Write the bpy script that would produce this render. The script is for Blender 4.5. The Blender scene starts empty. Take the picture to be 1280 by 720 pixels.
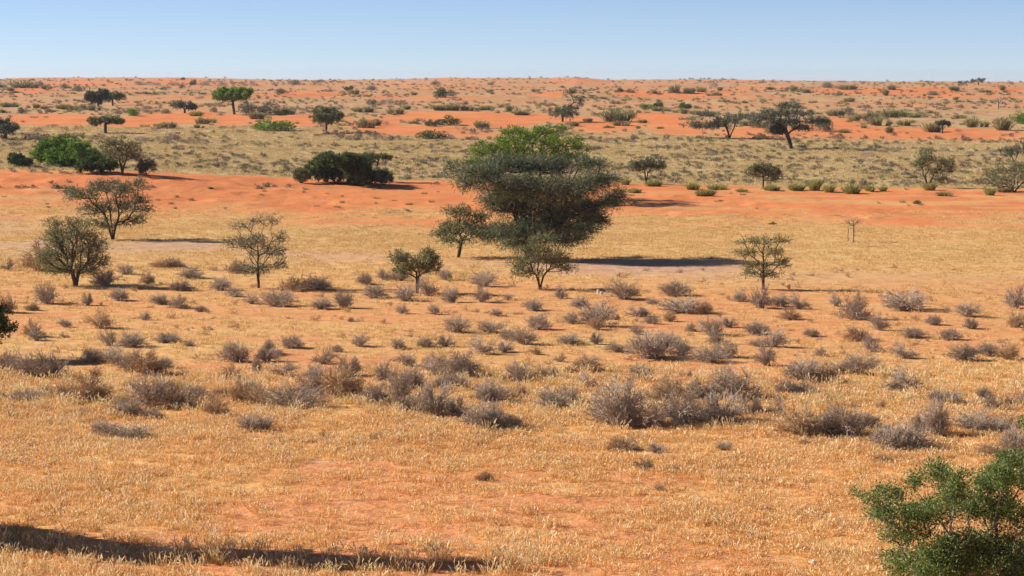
import bpy, math, random
import numpy as np
from mathutils import Vector

R = math.radians
rng = np.random.default_rng(7)
random.seed(7)
scene = bpy.context.scene
COL = scene.collection

# ------------------------------------------------------------------ camera
F, H, YH = 2800.0, 13.0, 96.0          # focal length in photo pixels, eye height, row of the true horizon
PITCH = math.atan((360 - YH) / F)
cam = bpy.data.cameras.new("camera")
cam.lens = F / 1280 * 36
cam.sensor_width = 36
cam.clip_start = 0.5
cam.clip_end = 30000
cam_o = bpy.data.objects.new("camera", cam)
COL.objects.link(cam_o)
cam_o.location = (0, 0, H)
cam_o.rotation_euler = (R(90) - PITCH, 0, 0)
scene.camera = cam_o
CP, SP = math.cos(PITCH), math.sin(PITCH)


def project(x, y, z):
    """world -> photo pixel (1280 wide)"""
    dz = z - H
    fwd = y * CP - dz * SP
    up = y * SP + dz * CP
    fwd = np.maximum(fwd, 1e-3)
    return 640 + F * x / fwd, 360 - F * up / fwd


# ------------------------------------------------------------------ noise
def _hash(ix, iy, s):
    h = (ix.astype(np.int64) * 374761393 + iy.astype(np.int64) * 668265263 + s * 1442695041) & 0xFFFFFFFF
    h = ((h ^ (h >> 13)) * 1274126177) & 0xFFFFFFFF
    h = (h ^ (h >> 16)) & 0xFFFF
    return h / 65535.0


def vnoise(x, y, s=0):
    x = np.asarray(x, float); y = np.asarray(y, float)
    ix = np.floor(x); iy = np.floor(y)
    fx = x - ix; fy = y - iy
    fx = fx * fx * (3 - 2 * fx); fy = fy * fy * (3 - 2 * fy)
    a = _hash(ix, iy, s); b = _hash(ix + 1, iy, s)
    c = _hash(ix, iy + 1, s); d = _hash(ix + 1, iy + 1, s)
    return (a * (1 - fx) + b * fx) * (1 - fy) + (c * (1 - fx) + d * fx) * fy


def fbm(x, y, s=0, n=4):
    t = 0; a = 0.5; k = 0
    for i in range(n):
        t = t + a * vnoise(x * 2 ** i, y * 2 ** i, s + i * 17); k += a; a *= 0.55
    return t / k


def sstep(a, b, x):
    t = np.clip((x - a) / (b - a), 0, 1)
    return t * t * (3 - 2 * t)


# ------------------------------------------------------------------ terrain
PY_ = [-2000, 190, 202, 215, 228, 240, 247, 258, 275, 330, 400, 430, 520, 560, 590, 640, 700, 1000, 1400, 2000, 2500, 3000, 9000, 40000]
PZ_ = [0, 0, .12, .42, .9, 1.30, 1.25, .45, .0, .35, 1.0, 1.5, 4.5, 5.3, 5.2, 4.3, 4.5, 5.7, 7.0, 8.3, 9.0, 5.0, -60, -200]


def terrain(x, y):
    x = np.asarray(x, float); y = np.asarray(y, float)
    z = np.interp(y + 14 * (vnoise(x / 45, y / 90, 3) - .5) * sstep(150, 260, y), PY_, PZ_)
    ys = np.maximum(y, 30)
    px = 640 + F * x / ys
    # dune one: crest height varies along the frame
    c1 = np.interp(px, [-700, 0, 150, 350, 560, 850, 1280, 1900], [1.7, 1.65, 1.5, .55, .05, -.2, -.55, -.5])
    z = z + c1 * np.interp(y, [195, 240, 300, 400, 470], [0, 1, .75, .1, 0])
    # far skyline profile
    c2 = np.interp(px, [-500, 0, 110, 180, 240, 330, 480, 580, 690, 720, 760, 850, 960, 1280, 1800],
                   [0, .2, .6, 1.0, 1.0, -1.2, -1.0, 1.2, 1.5, 2.3, -.9, -1.0, -2.9, -4.0, -4.5])
    z = z + c2 * np.interp(y, [900, 2000, 2500, 9000], [0, .55, 1, 1])
    # rolling, elongated dune swells that grow with distance
    w = np.interp(y, [60, 200, 300, 430, 560, 2500, 3500], [.10, .30, .25, .5, 1.0, 1.5, 1.0])
    n = fbm(x / 48, y / 26, 5, 3) - .5
    nf = fbm(x / 260, y / 120, 11, 4) - .5
    nn = fbm(x / 7, y / 5, 21, 3) - .5
    z = z + w * (n * 1.1 * np.interp(y, [500, 1500], [1, .5]) + nf * 2.6 * sstep(420, 900, y)) + nn * .16 * np.interp(y, [100, 500], [1, 2.5])
    nr = 1 - np.abs(2 * fbm(x / 110, y / 30, 31, 3) - 1)
    z = z + 3.4 * (fbm(x / 150, y / 300, 37, 3) - .5) * sstep(1700, 2300, y)
    z = z + (nr - .6) * 4.2 * sstep(560, 800, y) * (1 - sstep(2600, 3200, y))
    # wind ripples and hoof-worn lips on the bare dune face
    rp = 1 - np.abs(2 * fbm(x / 4.5, y / 3.2, 33, 3) - 1)
    z = z + .34 * (rp - .6) * sstep(190, 205, y) * (1 - sstep(240, 262, y)) * sstep(.15, .55, vnoise(x / 16, y / 14, 34))
    # the dune the viewer stands on
    z = z + 11.4 * (1 - sstep(-2, 46, y)) * (.94 + .06 * vnoise(x / 6, y / 6, 9)) * (y < 46)
    return z


_YS = np.geomspace(50, 3200, 1000)


def ground_at(px, py):
    """first point of the ground on the ray through photo pixel px, py"""
    dx = (px - 640) / F; dy = (360 - py) / F
    rx, ry, rz = dx, CP + dy * SP, -SP + dy * CP
    X = _YS * rx / ry; Z = H + _YS * rz / ry
    T = terrain(X, _YS)
    k = np.nonzero(T >= Z)[0]
    if len(k):
        i = k[0]
        if i:
            Y = np.linspace(_YS[i - 1], _YS[i], 9); Xf = Y * rx / ry; Tf = terrain(Xf, Y)
            j = int(np.argmax(Tf >= H + Y * rz / ry))
            return float(Xf[j]), float(Y[j]), float(Tf[j])
    else:
        seg = _YS > 1200
        i = int(np.argmin(np.where(seg, (Z - T) / _YS, 9)))
    return float(X[i]), float(_YS[i]), float(T[i])


# ground cover painted over the land: how bare the sand is (0 grass .. 1 bare orange sand)
SAND_BLOBS = [  # px, py, rx, ry, strength : surveyed bare patches
    (70, 150, 110, 9, 1), (160, 152, 90, 8, 1), (215, 148, 80, 9, 1), (290, 150, 60, 9, .9), (380, 150, 70, 10, .9),
    (470, 156, 45, 10, .9), (560, 146, 110, 8, 1), (620, 152, 70, 10, 1), (520, 163, 90, 9, .9), (590, 170, 60, 8, .8), (430, 165, 60, 5, .6), (660, 148, 50, 7, 1),
    (760, 158, 60, 12, .9), (820, 148, 50, 10, 1), (850, 160, 60, 14, .9), (790, 172, 60, 8, .7), (720, 150, 40, 6, .9),
    (960, 168, 90, 14, .85), (1040, 160, 60, 16, .9), (1100, 168, 120, 12, .95), (1200, 168, 120, 10, 1), (1240, 176, 60, 9, 1), (1120, 180, 150, 6, .8),
    (40, 112, 40, 5, .9), (20, 120, 40, 5, .6), (110, 104, 100, 4, .9), (220, 102, 60, 4, .9), (300, 106, 60, 3, .6), (380, 118, 80, 4, 1), (480, 122, 40, 3, .6),
    (690, 118, 30, 4, .9), (720, 102, 60, 4, .8), (800, 117, 40, 5, 1), (830, 119, 60, 4, .9), (880, 117, 60, 5, .9), (950, 110, 60, 3, .7), (1050, 114, 60, 4, 1), (1110, 114, 50, 6, 1), (1160, 112, 40, 5, 1), (1180, 119, 60, 4, .9), (1260, 112, 30, 4, 1), (1250, 120, 50, 4, .7),
    (30, 128, 60, 3, .5), (160, 127, 60, 3, .4), (250, 142, 30, 5, .9), (330, 132, 60, 4, .4), (600, 108, 50, 3, .5), (520, 107, 60, 3, .7),
]
CREST_X = [-700, 0, 150, 350, 560, 850, 1280, 1900]
CREST_P = [208, 213, 215, 226, 233, 238, 243, 246]
FOOT_P = [266, 266, 264, 276, 292, 286, 296, 298]


def cover(x, y, z=None):
    """(sand, pan): bare orange sand and pale hard pan"""
    x = np.asarray(x, float); y = np.asarray(y, float)
    if z is None:
        z = terrain(x, y)
    px, py = project(x, y, z)
    px = np.clip(px, -400, 1700)
    wob = (fbm(x / 9, y / 9, 41, 4) - .5)
    wob2 = (fbm(x / 30, y / 30, 45, 3) - .5)
    s = .22 + .5 * (fbm(x / 5, y / 4, 51, 4) - .5) + .5 * (fbm(x / 22, y / 18, 55, 3) - .5)
    # near meadow: red earth patches
    near = 1 - sstep(170, 200, y)
    red = sstep(.50, .64, fbm(x / 11 + 3, y / 9, 61, 4)) * near
    s = np.maximum(s, red * (.40 + .25 * (1 - sstep(84, 92, y)) + .8 * (fbm(x / 2, y / 2, 62, 3) - .5)))
    # straw field below dune one
    s = s + .16 * sstep(88, 100, y) * (1 - sstep(150, 175, y))
    field = sstep(140, 150, y) * (1 - sstep(195, 215, y))
    s = s * (1 - .55 * field)
    # bare red earth laid out along the cast shadow, to deepen its shade
    shadow_lane = np.interp(px, [-200, 0, 300, 600, 700], [668, 674, 688, 703, 708])
    s = np.maximum(s, .9 * np.exp(-((py - shadow_lane) / 13) ** 2) * (px < 640) * (fbm(x / 2, y / 1.5, 66, 3) + .25))
    # dune one face
    c = np.interp(px, CREST_X, CREST_P); f_ = np.interp(px, CREST_X, FOOT_P)
    yy = py + 46 * wob + 30 * wob2
    fade = np.clip((f_ + 20 - yy) / 50, 0, 1) ** 1.1 * (y < 262)
    fade = np.where(y > 205, fade, fade * sstep(174, 194, y))
    rightmix = sstep(720, 900, px) * sstep(.42, .60, fbm(x / 14, y / 4, 71, 4))
    streak = sstep(.52, .66, fbm(x / 12, y / 2.6, 73, 4))
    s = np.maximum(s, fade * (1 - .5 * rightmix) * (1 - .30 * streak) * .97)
    # dune two and the far dunes: surveyed patches
    far = np.zeros_like(s)
    for bx, by, rx, ry, st in SAND_BLOBS:
        d = ((px - bx) / rx) ** 2 + ((py - by) / ry) ** 2
        far = np.maximum(far, st * np.clip(1.25 - d, 0, 1))
    far = far * np.clip(.35 + .95 * far + 2.2 * (fbm(x / 13, y / 17, 81, 5) - .47), 0, 1)
    isfar = sstep(330, 470, y + 90 * (fbm(x / 20, y / 30, 83, 4) - .5))
    base_far = sstep(480, 620, y) * (.36 + 1.1 * (fbm(x / 30, y / 40, 91, 4) - .5))
    s = np.where(y > 262, np.maximum(s * (1 - .5 * isfar), np.maximum(far, base_far) * isfar + .15 * sstep(2000, 2600, y)), s)
    valley = sstep(262, 275, y) * (1 - sstep(400, 440, y))
    s = s * (1 - .6 * valley)
    # hard pan / dry river bed strip
    pc = np.interp(px, [-400, 0, 250, 420, 640, 900, 1280, 1700], [296, 299, 312, 321, 330, 343, 350, 352])
    pw = np.interp(px, [-400, 0, 120, 250, 420, 640, 900, 1280], [22, 20, 14, 9, 9, 8, 12, 7])
    pan = np.exp(-((py + 10 * wob - pc) / pw) ** 2) * (y < 205) * sstep(.22, .5, fbm(x / 10, y / 6, 95, 3))
    pan = pan * np.interp(px, [-400, 40, 130, 260, 420, 560, 700, 930, 1000, 1280], [1, 1, .6, .35, .6, .3, .5, .4, .3, .25])
    pan = np.maximum(pan, .95 * np.exp(-((px - 800) / 150) ** 4 - ((py - 334) / 9) ** 4))  # pan stretched to the huge tree's cast shadow, clearing grass so it darkens
    pan = np.maximum(pan, .85 * np.exp(-((px - 215) / 80) ** 4 - ((py - 307) / 6) ** 4))  # pan patch in the shape of the twin-crowned tree's cast shadow
    pan = np.maximum(pan, .9 * np.exp(-((px - 412) / 30) ** 2 - ((py - 321) / 2.6) ** 2))
    pan = np.maximum(pan, .7 * np.exp(-((px - 395) / 20) ** 2 - ((py - 577) / 4) ** 2))
    return np.clip(s, 0, 1), np.clip(pan, 0, 1)


# ------------------------------------------------------------------ materials
def new_mat(name):
    m = bpy.data.materials.new(name); m.use_nodes = True
    nt = m.node_tree
    b = nt.nodes["Principled BSDF"]
    b.inputs["Roughness"].default_value = .85
    b.inputs["Specular IOR Level"].default_value = .2
    return m, nt, b


def ramp(nt, fac, stops):
    r = nt.nodes.new("ShaderNodeValToRGB")
    e = r.color_ramp.elements
    while len(e) < len(stops):
        e.new(.5)
    for k, (p, c) in enumerate(stops):
        e[k].position = p; e[k].color = (*c, 1)
    nt.links.new(fac, r.inputs[0])
    return r.outputs[0]


def noise(nt, scale, detail=4, vec=None, rough=.6):
    n = nt.nodes.new("ShaderNodeTexNoise")
    n.inputs["Scale"].default_value = scale
    n.inputs["Detail"].default_value = detail
    n.inputs["Roughness"].default_value = rough
    if vec is not None:
        nt.links.new(vec, n.inputs["Vector"])
    return n.outputs["Fac"]


def mix(nt, fac, a, b, mode="MIX"):
    m = nt.nodes.new("ShaderNodeMix"); m.data_type = "RGBA"; m.blend_type = mode
    for sock, v in ((m.inputs[0], fac), (m.inputs[6], a), (m.inputs[7], b)):
        if hasattr(v, "is_linked"):
            nt.links.new(v, sock)
        elif isinstance(v, (int, float)):
            sock.default_value = v
        else:
            sock.default_value = (*v, 1)
    return m.outputs[2]


def math_(nt, op, a, b=None):
    m = nt.nodes.new("ShaderNodeMath"); m.operation = op
    for s, v in ((m.inputs[0], a), (m.inputs[1], b)):
        if v is None:
            continue
        if hasattr(v, "is_linked"):
            nt.links.new(v, s)
        else:
            s.default_value = v
    return m.outputs[0]


SANDC = (.75, .248, .084)
def ground_material():
    m, nt, b = new_mat("ground")
    geo = nt.nodes.new("ShaderNodeNewGeometry")
    pos = geo.outputs["Position"]
    at = lambda n: (lambda a: (setattr(a, "attribute_name", n), a.outputs["Fac"])[1])(nt.nodes.new("ShaderNodeAttribute"))
    sand = at("sand"); pan = at("pan"); far = at("far"); front = at("front")
    n1 = noise(nt, .9, 6, pos); n2 = noise(nt, .12, 4, pos); n3 = noise(nt, 6, 4, pos); n4 = noise(nt, .035, 3, pos)
    sandc = ramp(nt, n2, [(.3, (SANDC[0] * .86, SANDC[1] * .84, SANDC[2] * .9)), (.7, (SANDC[0] * 1.08, SANDC[1] * 1.15, SANDC[2] * 1.15))])
    sandc = mix(nt, math_(nt, "MULTIPLY", n3, .22), sandc, (.30, .10, .045))
    ms = nt.nodes.new("ShaderNodeMapping"); ms.inputs["Scale"].default_value = (.22, .9, 1); nt.links.new(pos, ms.inputs[0])
    stk = nt.nodes.new("ShaderNodeMapRange"); nt.links.new(noise(nt, 1.0, 6, ms.outputs[0], .7), stk.inputs[0])
    stk.inputs[1].default_value = .52; stk.inputs[2].default_value = .68; stk.inputs[4].default_value = .42
    sandc = mix(nt, stk.outputs[0], sandc, (.48, .17, .075))
    sy = nt.nodes.new("ShaderNodeSeparateXYZ"); nt.links.new(pos, sy.inputs[0])
    my = nt.nodes.new("ShaderNodeMapRange"); nt.links.new(sy.outputs[1], my.inputs[0])
    my.inputs[1].default_value = 165; my.inputs[2].default_value = 195
    nearsand = ramp(nt, n1, [(.3, (.52, .19, .08)), (.55, (.68, .275, .11)), (.7, (.72, .36, .16))])
    sandc = mix(nt, my.outputs[0], nearsand, sandc)
    straw = ramp(nt, n1, [(.30, (.56, .26, .105)), (.47, (.64, .37, .145)), (.62, (.70, .46, .20))])
    straw2 = ramp(nt, n4, [(.4, (1.0, .98, .95)), (.6, (.93, 1.0, 1.0))])
    straw = mix(nt, 1.0, straw, straw2, "MULTIPLY")
    gold = ramp(nt, n1, [(.30, (.62, .27, .095)), (.5, (.70, .38, .135)), (.68, (.76, .49, .20))])
    straw = mix(nt, front, straw, gold)
    farn = noise(nt, .25, 5, pos)
    valc = ramp(nt, farn, [(.3, (.34, .22, .115)), (.5, (.47, .34, .155)), (.68, (.55, .43, .20))])
    dunc = ramp(nt, farn, [(.3, (.40, .19, .09)), (.5, (.48, .28, .135)), (.68, (.56, .39, .20))])
    sx = nt.nodes.new("ShaderNodeSeparateXYZ"); nt.links.new(pos, sx.inputs[0])
    mr = nt.nodes.new("ShaderNodeMapRange"); nt.links.new(sx.outputs[1], mr.inputs[0])
    mr.inputs[1].default_value = 400; mr.inputs[2].default_value = 520
    farc = mix(nt, mr.outputs[0], valc, dunc)
    straw = mix(nt, far, straw, farc)
    f = math_(nt, "ADD", sand, math_(nt, "MULTIPLY", math_(nt, "SUBTRACT", n1, .5), .9))
    f = math_(nt, "ADD", f, math_(nt, "MULTIPLY", math_(nt, "SUBTRACT", n3, .5), .5))
    r = nt.nodes.new("ShaderNodeMapRange"); nt.links.new(f, r.inputs[0])
    r.inputs[1].default_value = .22; r.inputs[2].default_value = .82
    c = mix(nt, r.outputs[0], straw, sandc)
    panc = ramp(nt, n1, [(.3, (.42, .22, .15)), (.7, (.60, .38, .27))])
    c = mix(nt, math_(nt, "MULTIPLY", pan, .85), c, panc)
    nt.links.new(c, b.inputs["Base Color"])
    b.inputs["Roughness"].default_value = .95
    b.inputs["Specular IOR Level"].default_value = .1
    bp = nt.nodes.new("ShaderNodeBump")
    bp.inputs["Strength"].default_value = .55; bp.inputs["Distance"].default_value = .35
    mp = nt.nodes.new("ShaderNodeMapping"); mp.inputs["Scale"].default_value = (1, 2.2, 1)
    nt.links.new(pos, mp.inputs[0])
    hgt = math_(nt, "ADD", noise(nt, 1.1, 5, mp.outputs[0]), math_(nt, "MULTIPLY", noise(nt, 5, 3, pos), .25))
    nt.links.new(hgt, bp.inputs["Height"]); nt.links.new(bp.outputs[0], b.inputs["Normal"])
    return m


def leaf_material(name, stops, trans=.25, nscale=.8):
    """colour varies leaf by leaf and a little from branch to branch"""
    m, nt, b = new_mat(name)
    geo = nt.nodes.new("ShaderNodeNewGeometry")
    rnd = geo.outputs["Random Per Island"]
    oi = nt.nodes.new("ShaderNodeObjectInfo")
    n = noise(nt, nscale, 2, geo.outputs["Position"])
    f = math_(nt, "ADD", math_(nt, "MULTIPLY", rnd, .5), math_(nt, "MULTIPLY", n, .5))
    f = math_(nt, "ADD", f, math_(nt, "MULTIPLY", math_(nt, "SUBTRACT", oi.outputs["Random"], .5), .12))
    c = ramp(nt, f, stops)
    nt.links.new(c, b.inputs["Base Color"])
    b.inputs["Roughness"].default_value = .65
    if trans:
        t = nt.nodes.new("ShaderNodeBsdfTranslucent"); nt.links.new(c, t.inputs[0])
        ms = nt.nodes.new("ShaderNodeMixShader"); ms.inputs[0].default_value = trans
        out = nt.nodes["Material Output"]
        nt.links.new(b.outputs[0], ms.inputs[1]); nt.links.new(t.outputs[0], ms.inputs[2])
        nt.links.new(ms.outputs[0], out.inputs[0])
    return m


M = {}
M["ground"] = ground_material()
M["olive_leaf"] = leaf_material("olive_leaf", [(.25, (.10, .105, .045)), (.5, (.20, .20, .085)), (.75, (.34, .32, .15))])
M["grey_leaf"] = leaf_material("grey_leaf", [(.25, (.09, .09, .055)), (.5, (.18, .175, .11)), (.75, (.31, .29, .19))])
M["dusk_leaf"] = leaf_material("dusk_leaf", [(.25, (.06, .074, .04)), (.5, (.125, .145, .075)), (.75, (.25, .26, .145))])
M["green_leaf"] = leaf_material("green_leaf", [(.25, (.06, .12, .012)), (.5, (.145, .25, .022)), (.75, (.29, .40, .06))], .35)
M["dark_leaf"] = leaf_material("dark_leaf", [(.25, (.03, .055, .018)), (.5, (.065, .11, .03)), (.75, (.14, .18, .055))])
M["bush_leaf"] = leaf_material("bush_leaf", [(.2, (.06, .105, .03)), (.5, (.155, .23, .055)), (.8, (.32, .37, .15))], .3, 2.0)
M["tussock"] = leaf_material("tussock", [(.25, (.18, .17, .075)), (.5, (.33, .30, .13)), (.8, (.50, .44, .21))])
M["tussock_green"] = leaf_material("tussock_green", [(.25, (.20, .20, .055)), (.5, (.35, .345, .09)), (.8, (.50, .47, .17))])
M["shrub_twig"] = leaf_material("shrub_twig", [(.25, (.28, .205, .15)), (.5, (.46, .355, .265)), (.8, (.64, .52, .40))], 0)
M["shrub_twig_brown"] = leaf_material("shrub_twig_brown", [(.25, (.34, .20, .11)), (.5, (.52, .34, .19)), (.8, (.68, .49, .29))], 0)
M["scrub_brown"] = leaf_material("scrub_brown", [(.25, (.15, .10, .07)), (.5, (.27, .19, .13)), (.8, (.42, .32, .22))], 0)
M["bark"] = leaf_material("bark", [(.3, (.035, .025, .02)), (.7, (.085, .062, .05))], 0, 3)
M["bark_grey"] = leaf_material("bark_grey", [(.3, (.10, .08, .07)), (.7, (.26, .22, .19))], 0, 3)
M["nest"] = leaf_material("nest", [(.3, (.06, .04, .025)), (.7, (.14, .10, .06))], 0, 3)
M["grass"] = leaf_material("grass", [(.22, (.54, .22, .065)), (.42, (.78, .385, .105)), (.6, (.83, .48, .15)), (.78, (.90, .66, .30))], .3, .25)
M["grass_pale"] = leaf_material("grass_pale", [(.25, (.54, .30, .10)), (.5, (.73, .455, .16)), (.72, (.82, .60, .265))], .3, .25)
M["grass_far"] = leaf_material("grass_far", [(.25, (.46, .30, .13)), (.5, (.62, .45, .20)), (.72, (.74, .58, .30))], .3, .1)
M["seed"] = leaf_material("seed", [(.3, (.80, .58, .30)), (.7, (.90, .78, .52))], .3, .25)
M["stone"] = leaf_material("stone", [(.3, (.55, .45, .36)), (.7, (.75, .68, .58))], 0, 4)


# ------------------------------------------------------------------ mesh helpers
def mesh_from(name, V, Q, mat, mats=None, mi=None, smooth=False):
    """V (n,3), Q (m,4) quads"""
    me = bpy.data.meshes.new(name)
    V = np.ascontiguousarray(V, np.float32); Q = np.ascontiguousarray(Q, np.int32)
    me.vertices.add(len(V)); me.vertices.foreach_set("co", V.ravel())
    me.loops.add(Q.size); me.loops.foreach_set("vertex_index", Q.ravel())
    me.polygons.add(len(Q))
    me.polygons.foreach_set("loop_start", np.arange(0, Q.size, Q.shape[1], dtype=np.int32))
    for mm in (mats or [mat]):
        me.materials.append(mm)
    if mi is not None:
        me.polygons.foreach_set("material_index", np.asarray(mi, np.int32))
    me.polygons.foreach_set("use_smooth", np.full(len(Q), smooth))
    me.update(calc_edges=True)
    return me


def link(name, me, parent=None, loc=(0, 0, 0), **props):
    o = bpy.data.objects.new(name, me)
    COL.objects.link(o)
    o.location = loc
    if parent is not None:
        o.parent = parent
    for k, v in props.items():
        if v:
            o[k] = v
    return o


def norm(a):
    return a / np.maximum(np.linalg.norm(a, axis=-1, keepdims=True), 1e-9)


def tubes(A, B, ra, rb, n=4):
    """frusta from A to B as one vertex/quad soup"""
    A = np.asarray(A, float); B = np.asarray(B, float)
    d = norm(B - A)
    ref = np.where(np.abs(d[:, 2:3]) > .8, np.array([[1., 0, 0]]), np.array([[0., 0, 1]]))
    u = norm(np.cross(d, ref)); v = np.cross(d, u)
    ang = np.arange(n) * 2 * math.pi / n
    ring = u[:, None] * np.cos(ang)[None, :, None] + v[:, None] * np.sin(ang)[None, :, None]
    ov = (B - A) * .04
    V = np.concatenate([(A - ov)[:, None] + ring * np.asarray(ra)[:, None, None],
                        (B + ov)[:, None] + ring * np.asarray(rb)[:, None, None]], 1).reshape(-1, 3)
    base = (np.arange(len(A)) * 2 * n)[:, None]
    k = np.arange(n); k2 = (k + 1) % n
    Q = np.stack([base + k, base + k2, base + k2 + n, base + k + n], -1).reshape(-1, 4)
    return V, Q


def strips(P, D, L, W, r):
    """little leaf / blade quads starting at P, pointing along D"""
    n = len(P)
    D = norm(D)
    S = norm(np.cross(D, r.normal(size=(n, 3))))
    L = np.broadcast_to(L, (n,))[:, None]; W = np.broadcast_to(W, (n,))[:, None]
    V = np.stack([P - S * W * .5, P + S * W * .5, P + D * L + S * W * .35, P + D * L - S * W * .35], 1).reshape(-1, 3)
    Q = np.arange(n * 4).reshape(-1, 4)
    return V, Q


def join(parts):
    Vs, Qs, off = [], [], 0
    for V, Q in parts:
        Vs.append(V); Qs.append(Q + off); off += len(V)
    return np.concatenate(Vs), np.concatenate(Qs)


# ------------------------------------------------------------------ trees
def skeleton(root_lines, pts, step, bal, r, low=.8):
    """grow a branching skeleton from trunk polylines to all crown points (balanced spanning tree)"""
    N = [np.array(root_lines[0][0], float)]; par = [-1]; plen = [0.]; ok = [False]
    for line in root_lines:
        prev = 0
        L = [np.array(p, float) for p in line]
        for a, b in zip(L[:-1], L[1:]):
            m = max(1, int(np.linalg.norm(b - a) / step))
            for k in range(1, m + 1):
                q = a + (b - a) * k / m + r.normal(size=3) * step * .05
                N.append(q); par.append(prev); plen.append(plen[prev] + np.linalg.norm(q - N[prev]))
                ok.append(False); prev = len(N) - 1
        zt = N[prev][2]; q_ = prev
        while q_ > 0 and N[q_][2] > zt * low:
            ok[q_] = True; q_ = par[q_]
    d0 = np.min([np.linalg.norm(pts - N[i], axis=1) for i in range(len(N)) if ok[i]], axis=0)
    cap = len(N) + len(pts) * 14
    P = np.zeros((cap, 3)); PL = np.full(cap, 1e9); n = len(N)
    P[:n] = N; PL[:n] = np.where(ok, plen, 1e9)
    par = par + [0] * (cap - n); true_pl = np.zeros(cap); true_pl[:n] = plen
    tips = []
    for i in np.argsort(d0):
        t = pts[i]
        dv = t - P[:n]
        dist = np.linalg.norm(dv, axis=1)
        back = np.where(dv[:, 2] < -.15 * dist, .6 * dist, 0)
        j = int(np.argmin(dist + bal * PL[:n] + back))
        m = max(1, min(12, int(dist[j] / step)))
        prev = j; a = P[j].copy()
        bend = r.normal(size=3) * dist[j] * .07; bend[2] += dist[j] * .05
        for k in range(1, m + 1):
            if n >= cap:
                break
            f = k / m
            q = a + (t - a) * f + bend * math.sin(math.pi * f)
            P[n] = q; par[n] = prev
            true_pl[n] = true_pl[prev] + np.linalg.norm(q - P[prev]); PL[n] = true_pl[n]
            prev = n; n += 1
        tips.append(prev)
    return P[:n], np.array(par[:n]), np.array(tips)


def radii(P, par, tip, expo=2.05):
    n = len(P)
    acc = np.zeros(n); has = np.zeros(n, bool)
    for i in range(1, n):
        has[par[i]] = True
    rad = np.zeros(n)
    for i in range(n - 1, 0, -1):
        v = acc[i] if has[i] else tip ** expo
        rad[i] = v ** (1 / expo); acc[par[i]] += v
    rad[0] = acc[0] ** (1 / expo)
    return rad


def blob_points(blobs, n, r, flat=1.0):
    """random points in the upper shells of ellipsoids (cx,cy,cz,rx,ry,rz)"""
    vol = np.array([b[3] * b[5] for b in blobs]); vol = vol / vol.sum()
    out = []
    for b, v in zip(blobs, vol):
        k = max(3, int(n * v))
        u = norm(r.normal(size=(k, 3))) * (r.random((k, 1)) ** .45)
        out.append(np.array(b[:3]) + u * np.array(b[3:]))
    return np.concatenate(out)


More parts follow.
